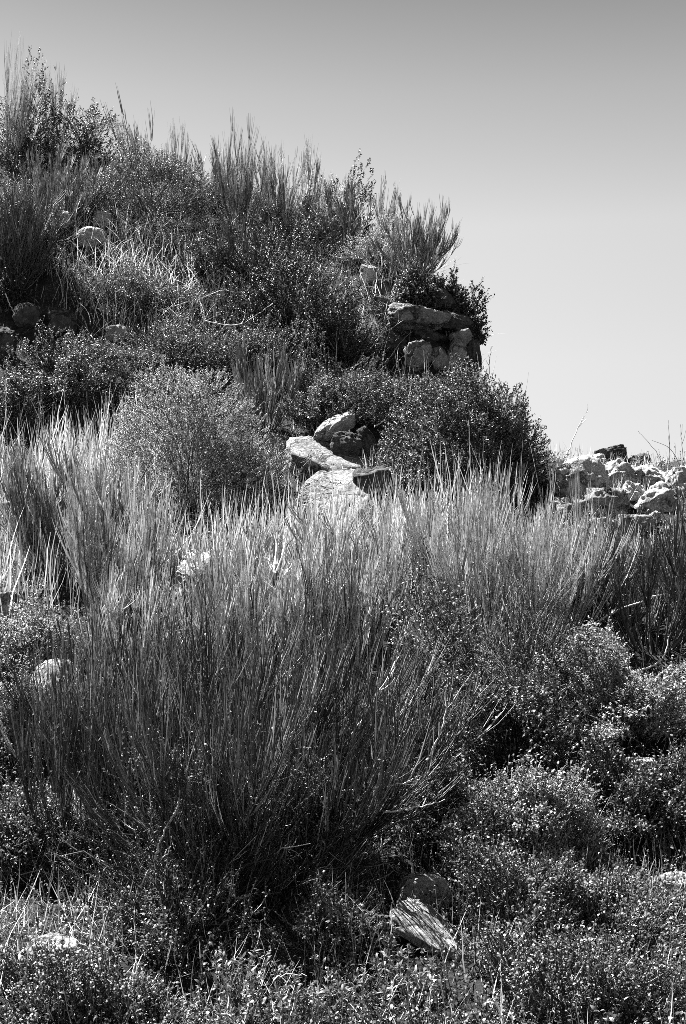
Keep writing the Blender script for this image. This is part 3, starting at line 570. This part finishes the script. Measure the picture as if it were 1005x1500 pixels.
pos = [(375, 1500), (410, 1470), (445, 1515), (470, 1440), (500, 1480), (520, 1420), (545, 1500), (575, 1460), (600, 1500), (340, 1490), (480, 1525), (560, 1530), (420, 1545), (330, 1545)]
for i, (px, py) in enumerate(pos):
    put('leafy_sprig', [(n, m_) for n, m_ in SP[i % 3]], G(px, py), 'pale pointed leaves on thin stems in the bottom foreground', 'plant', 'leafy sprigs along the bottom', rg.uniform(0, 6), (rg.uniform(.8, 1.25),) * 3)

# ------------------------------------------------------------------ ground cover and dry grass (nobody could count these)
def scatter(n, seed, ymin=3.6, ymax=21, power=1.2, xm=1.9):
    r = np.random.default_rng(seed); m_ = int(n * 3)
    u = r.uniform(0, 1, m_); a = 1 - power + 1
    y = (ymin ** a + u * (ymax ** a - ymin ** a)) ** (1 / a)
    x = r.uniform(-1, 1, m_) * (y * .2439 * xm + .5)
    s = slope(x, y); wt = np.sqrt(1 + (s ** 2).sum(-1)); k = r.uniform(0, 3, m_) < wt
    x = x[k][:n]; y = y[k][:n]; return r, x, y, hgt(x, y), s[k][:n]
def sprigs(n, seed, nl, hl, ll, lw, wob, thr, ymin=3.6, ymax=21, power=1.2):
    r, x, y, z, s = scatter(n, seed, ymin, ymax, power)
    P = np.stack([x, y, z], -1); k = (Wob(seed, wob)(P) + r.normal(0, .5, len(P)) > thr) & clear(x, y); P = P[k]; s = s[k]; n = len(P)
    N_ = nrm(np.stack([-s[:, 0], -s[:, 1], np.ones(n)], -1)); d = nrm(N_ * .5 + [0, 0, .6] + r.normal(0, .45, (n, 3)))
    T = grow(r, P - .01 * d, d, r.uniform(*hl, n), 4, .3, .18)
    st = tubes(T, np.linspace(1, .5, 4)[None] * r.uniform(.001, .002, n)[:, None], r.uniform(0, 1, n), 3)
    q = np.tile(np.linspace(.15, 1, nl), (n, 1)) * 2.999; j = np.minimum(q.astype(int), 2); f = (q - j)[..., None]; i = np.arange(n)[:, None]
    B = (T[i, j] * (1 - f) + T[i, j + 1] * f).reshape(-1, 3); t = nrm(T[i, j + 1] - T[i, j]).reshape(-1, 3); m_ = len(B)
    sz = r.uniform(.6, 1.25, m_); tone = np.repeat(r.uniform(-.2, .2, n), nl)
    lf = leaves(B, t * .5 + randdir(r, m_), nrm(t * .4 + [0, 0, .6] + r.normal(0, .5, (m_, 3))), ll * sz, lw * sz, np.clip(r.beta(1.7, 2.4, m_) + tone, 0, 1))
    return lf, st
lf, st = [cat([a_, b_]) for a_, b_ in zip(sprigs(30000, 301, 10, (.05, .2), .019, .010, 1.6, -1.2), sprigs(7800, 302, 10, (.05, .18), .013, .007, 2.2, -1.2, ymax=7.5, power=.5))]
tag(link('ground_cover', mesh('ground_cover', *lf, M['mat'])), 'small leaved ground cover spreading over the slope', 'ground cover', kind='stuff')
tag(link('ground_cover_stems', mesh('ground_cover_stems', *st, M['wood'], True)), 'thin brown stems of the low ground cover', 'ground cover', kind='stuff')
def grass(n, seed, hl, wd, wob, thr, ymin=3.6, ymax=21, up=.8, inc=.35, power=1.2, centres=None, sig=None):
    r, x, y, z, s = scatter(n, seed, ymin, ymax, power)
    if centres is not None:
        c = np.array([G(*q)[:2] for q in centres]); i = r.integers(0, len(c), n); x = c[i, 0] + r.normal(0, sig, n); y = c[i, 1] + r.normal(0, sig * 1.2, n); z = hgt(x, y)
    P = np.stack([x, y, z], -1)
    P = P[clear(x, y)]
    if thr is not None: P = P[Wob(seed, wob)(P) + r.normal(0, .4, len(P)) > thr]
    n = len(P); az = r.uniform(0, 6.28, n); ic = np.abs(r.normal(0, inc, n))
    d = np.stack([np.sin(ic) * np.cos(az), np.sin(ic) * np.sin(az), np.cos(ic)], -1)
    T = grow(r, P - [0, 0, .01], d, r.uniform(*hl, n), 6, up, .09)
    sd_ = nrm(np.stack([np.cos(az + 1.3), np.sin(az + 1.3), np.zeros(n)], -1))
    return blades(T, np.array([.8, 1, .9, .75, .5, .12])[None] * (wd * r.uniform(.6, 1.3, n))[:, None], sd_, r.beta(1.8, 1.8, n))
tag(link('short_dry_grass', mesh('short_dry_grass', *grass(33000, 311, (.08, .26), .0022, 1.3, -.3, inc=.8, up=.4), M['straw'])), 'short dry grass scattered over the slope', 'grass', kind='stuff')
GC = [(150, 780), (180, 740), (120, 720), (200, 780), (60, 740), (340, 850), (440, 860), (540, 850), (580, 810), (150, 700), (90, 700), (700, 765), (490, 810), (15, 830), (10, 900), (400, 850)]
tag(link('tall_dry_grass', mesh('tall_dry_grass', *grass(2900, 312, (.25, .7), .0045, 1.3, None, inc=.26, up=.5, centres=GC, sig=.28), M['straw'])), 'tall pale dry grass standing between the broom bushes', 'grass', kind='stuff')
BC = [(150, 420), (220, 410), (300, 420), (250, 390), (330, 400), (180, 370), (420, 470), (280, 450), (560, 500), (640, 420), (560, 380)]
tag(link('bank_grass', mesh('bank_grass', *grass(3200, 313, (.15, .55), .004, 1.3, None, inc=1.2, up=-.7, centres=BC, sig=.3), M['straw'])), 'tangled dry grass hanging on the bank of the mound', 'grass', kind='stuff')
tag(link('dry_twigs', mesh('dry_twigs', *grass(3800, 314, (.08, .32), .002, 1.3, -.2, ymax=9, inc=1.3, up=.15, power=.6), M['twig'])), 'fine broken twigs lying through the low plants', 'twigs', kind='stuff')
tag(link('outcrop_grass', mesh('outcrop_grass', *grass(1700, 315, (.06, .22), .0035, 1.3, None, inc=.9, up=.3, centres=[(840, 690), (880, 720), (920, 720), (960, 720), (1000, 700), (860, 750), (920, 690), (440, 700), (465, 725), (545, 725), (520, 690), (440, 660), (590, 690), (560, 690)], sig=.22), M['straw'])), 'dry grass tufts in the cracks of the right hand outcrop', 'grass', kind='stuff')
tag(link('bank_tangle', mesh('bank_tangle', *grass(3600, 316, (.12, .6), .0034, 1.3, None, inc=1.4, up=-.5, centres=[(40, 330), (110, 300), (130, 340), (120, 420), (200, 430), (280, 420), (350, 440), (330, 470), (250, 460), (400, 480), (180, 470), (480, 480), (520, 460), (560, 480), (600, 520), (500, 410)], sig=.32), M['twig'])), 'tangle of thin dry twigs hanging over the face of the mound', 'twigs', kind='stuff')


# ------------------------------------------------------------------ sky and sun
SUN_EL, SUN_AZ = R(59), R(-54)                 # azimuth from +Y, negative = to the left
wd = bpy.data.worlds.new('World'); SC.world = wd; wd.use_nodes = True; N = wd.node_tree.nodes; L = wd.node_tree.links; N.clear()
sk = N.new('ShaderNodeTexSky'); sk.sky_type = 'NISHITA'; sk.sun_disc = False; sk.sun_elevation = SUN_EL; sk.sun_rotation = SUN_AZ
sp = N.new('ShaderNodeSeparateColor'); L.new(sk.outputs[0], sp.inputs[0])   # the red channel alone: black and white film behind a red filter
tc = N.new('ShaderNodeTexCoord'); sx = N.new('ShaderNodeSeparateXYZ'); L.new(tc.outputs['Generated'], sx.inputs[0])
er = ramp(N, [(0, .36), (.12, .46), (.19, .56), (.283, .63), (.366, .49), (.43, .335), (.55, .13), (1, .05)]); L.new(sx.outputs['Z'], er.inputs[0])
m1 = N.new('ShaderNodeMath'); m1.operation = 'MULTIPLY'; L.new(sp.outputs[0], m1.inputs[0]); L.new(er.outputs[0], m1.inputs[1])
m2 = N.new('ShaderNodeMath'); m2.operation = 'MULTIPLY'; L.new(m1.outputs[0], m2.inputs[0]); m2.inputs[1].default_value = .92
cb = N.new('ShaderNodeCombineColor')
for i in range(3): L.new(m2.outputs[0], cb.inputs[i])
bg = N.new('ShaderNodeBackground'); bg.inputs[1].default_value = .1; L.new(cb.outputs[0], bg.inputs[0])
wo = N.new('ShaderNodeOutputWorld'); L.new(bg.outputs[0], wo.inputs[0])
ld = bpy.data.lights.new('sun', 'SUN'); ld.energy = 5.0; ld.angle = R(.5); lo = bpy.data.objects.new('sun', ld); C.objects.link(lo)
sd = Vector((math.cos(SUN_EL) * math.sin(SUN_AZ), math.cos(SUN_EL) * math.cos(SUN_AZ), math.sin(SUN_EL)))
lo.rotation_euler = sd.to_track_quat('Z', 'Y').to_euler(); lo.location = (-10, 5, 20)
SC.view_settings.view_transform = 'Standard'; SC.view_settings.look = 'None'; SC.view_settings.exposure = 2.35; SC.view_settings.gamma = 1
SC.render.engine = 'CYCLES'; SC.cycles.use_denoising = False; SC.cycles.max_bounces = 4; SC.cycles.diffuse_bounces = 1; SC.cycles.transmission_bounces = 3
SC.cycles.transparent_max_bounces = 4; SC.cycles.filter_width = .8; SC.cycles.use_adaptive_sampling = False
SC.cycles.caustics_reflective = False; SC.cycles.caustics_refractive = False
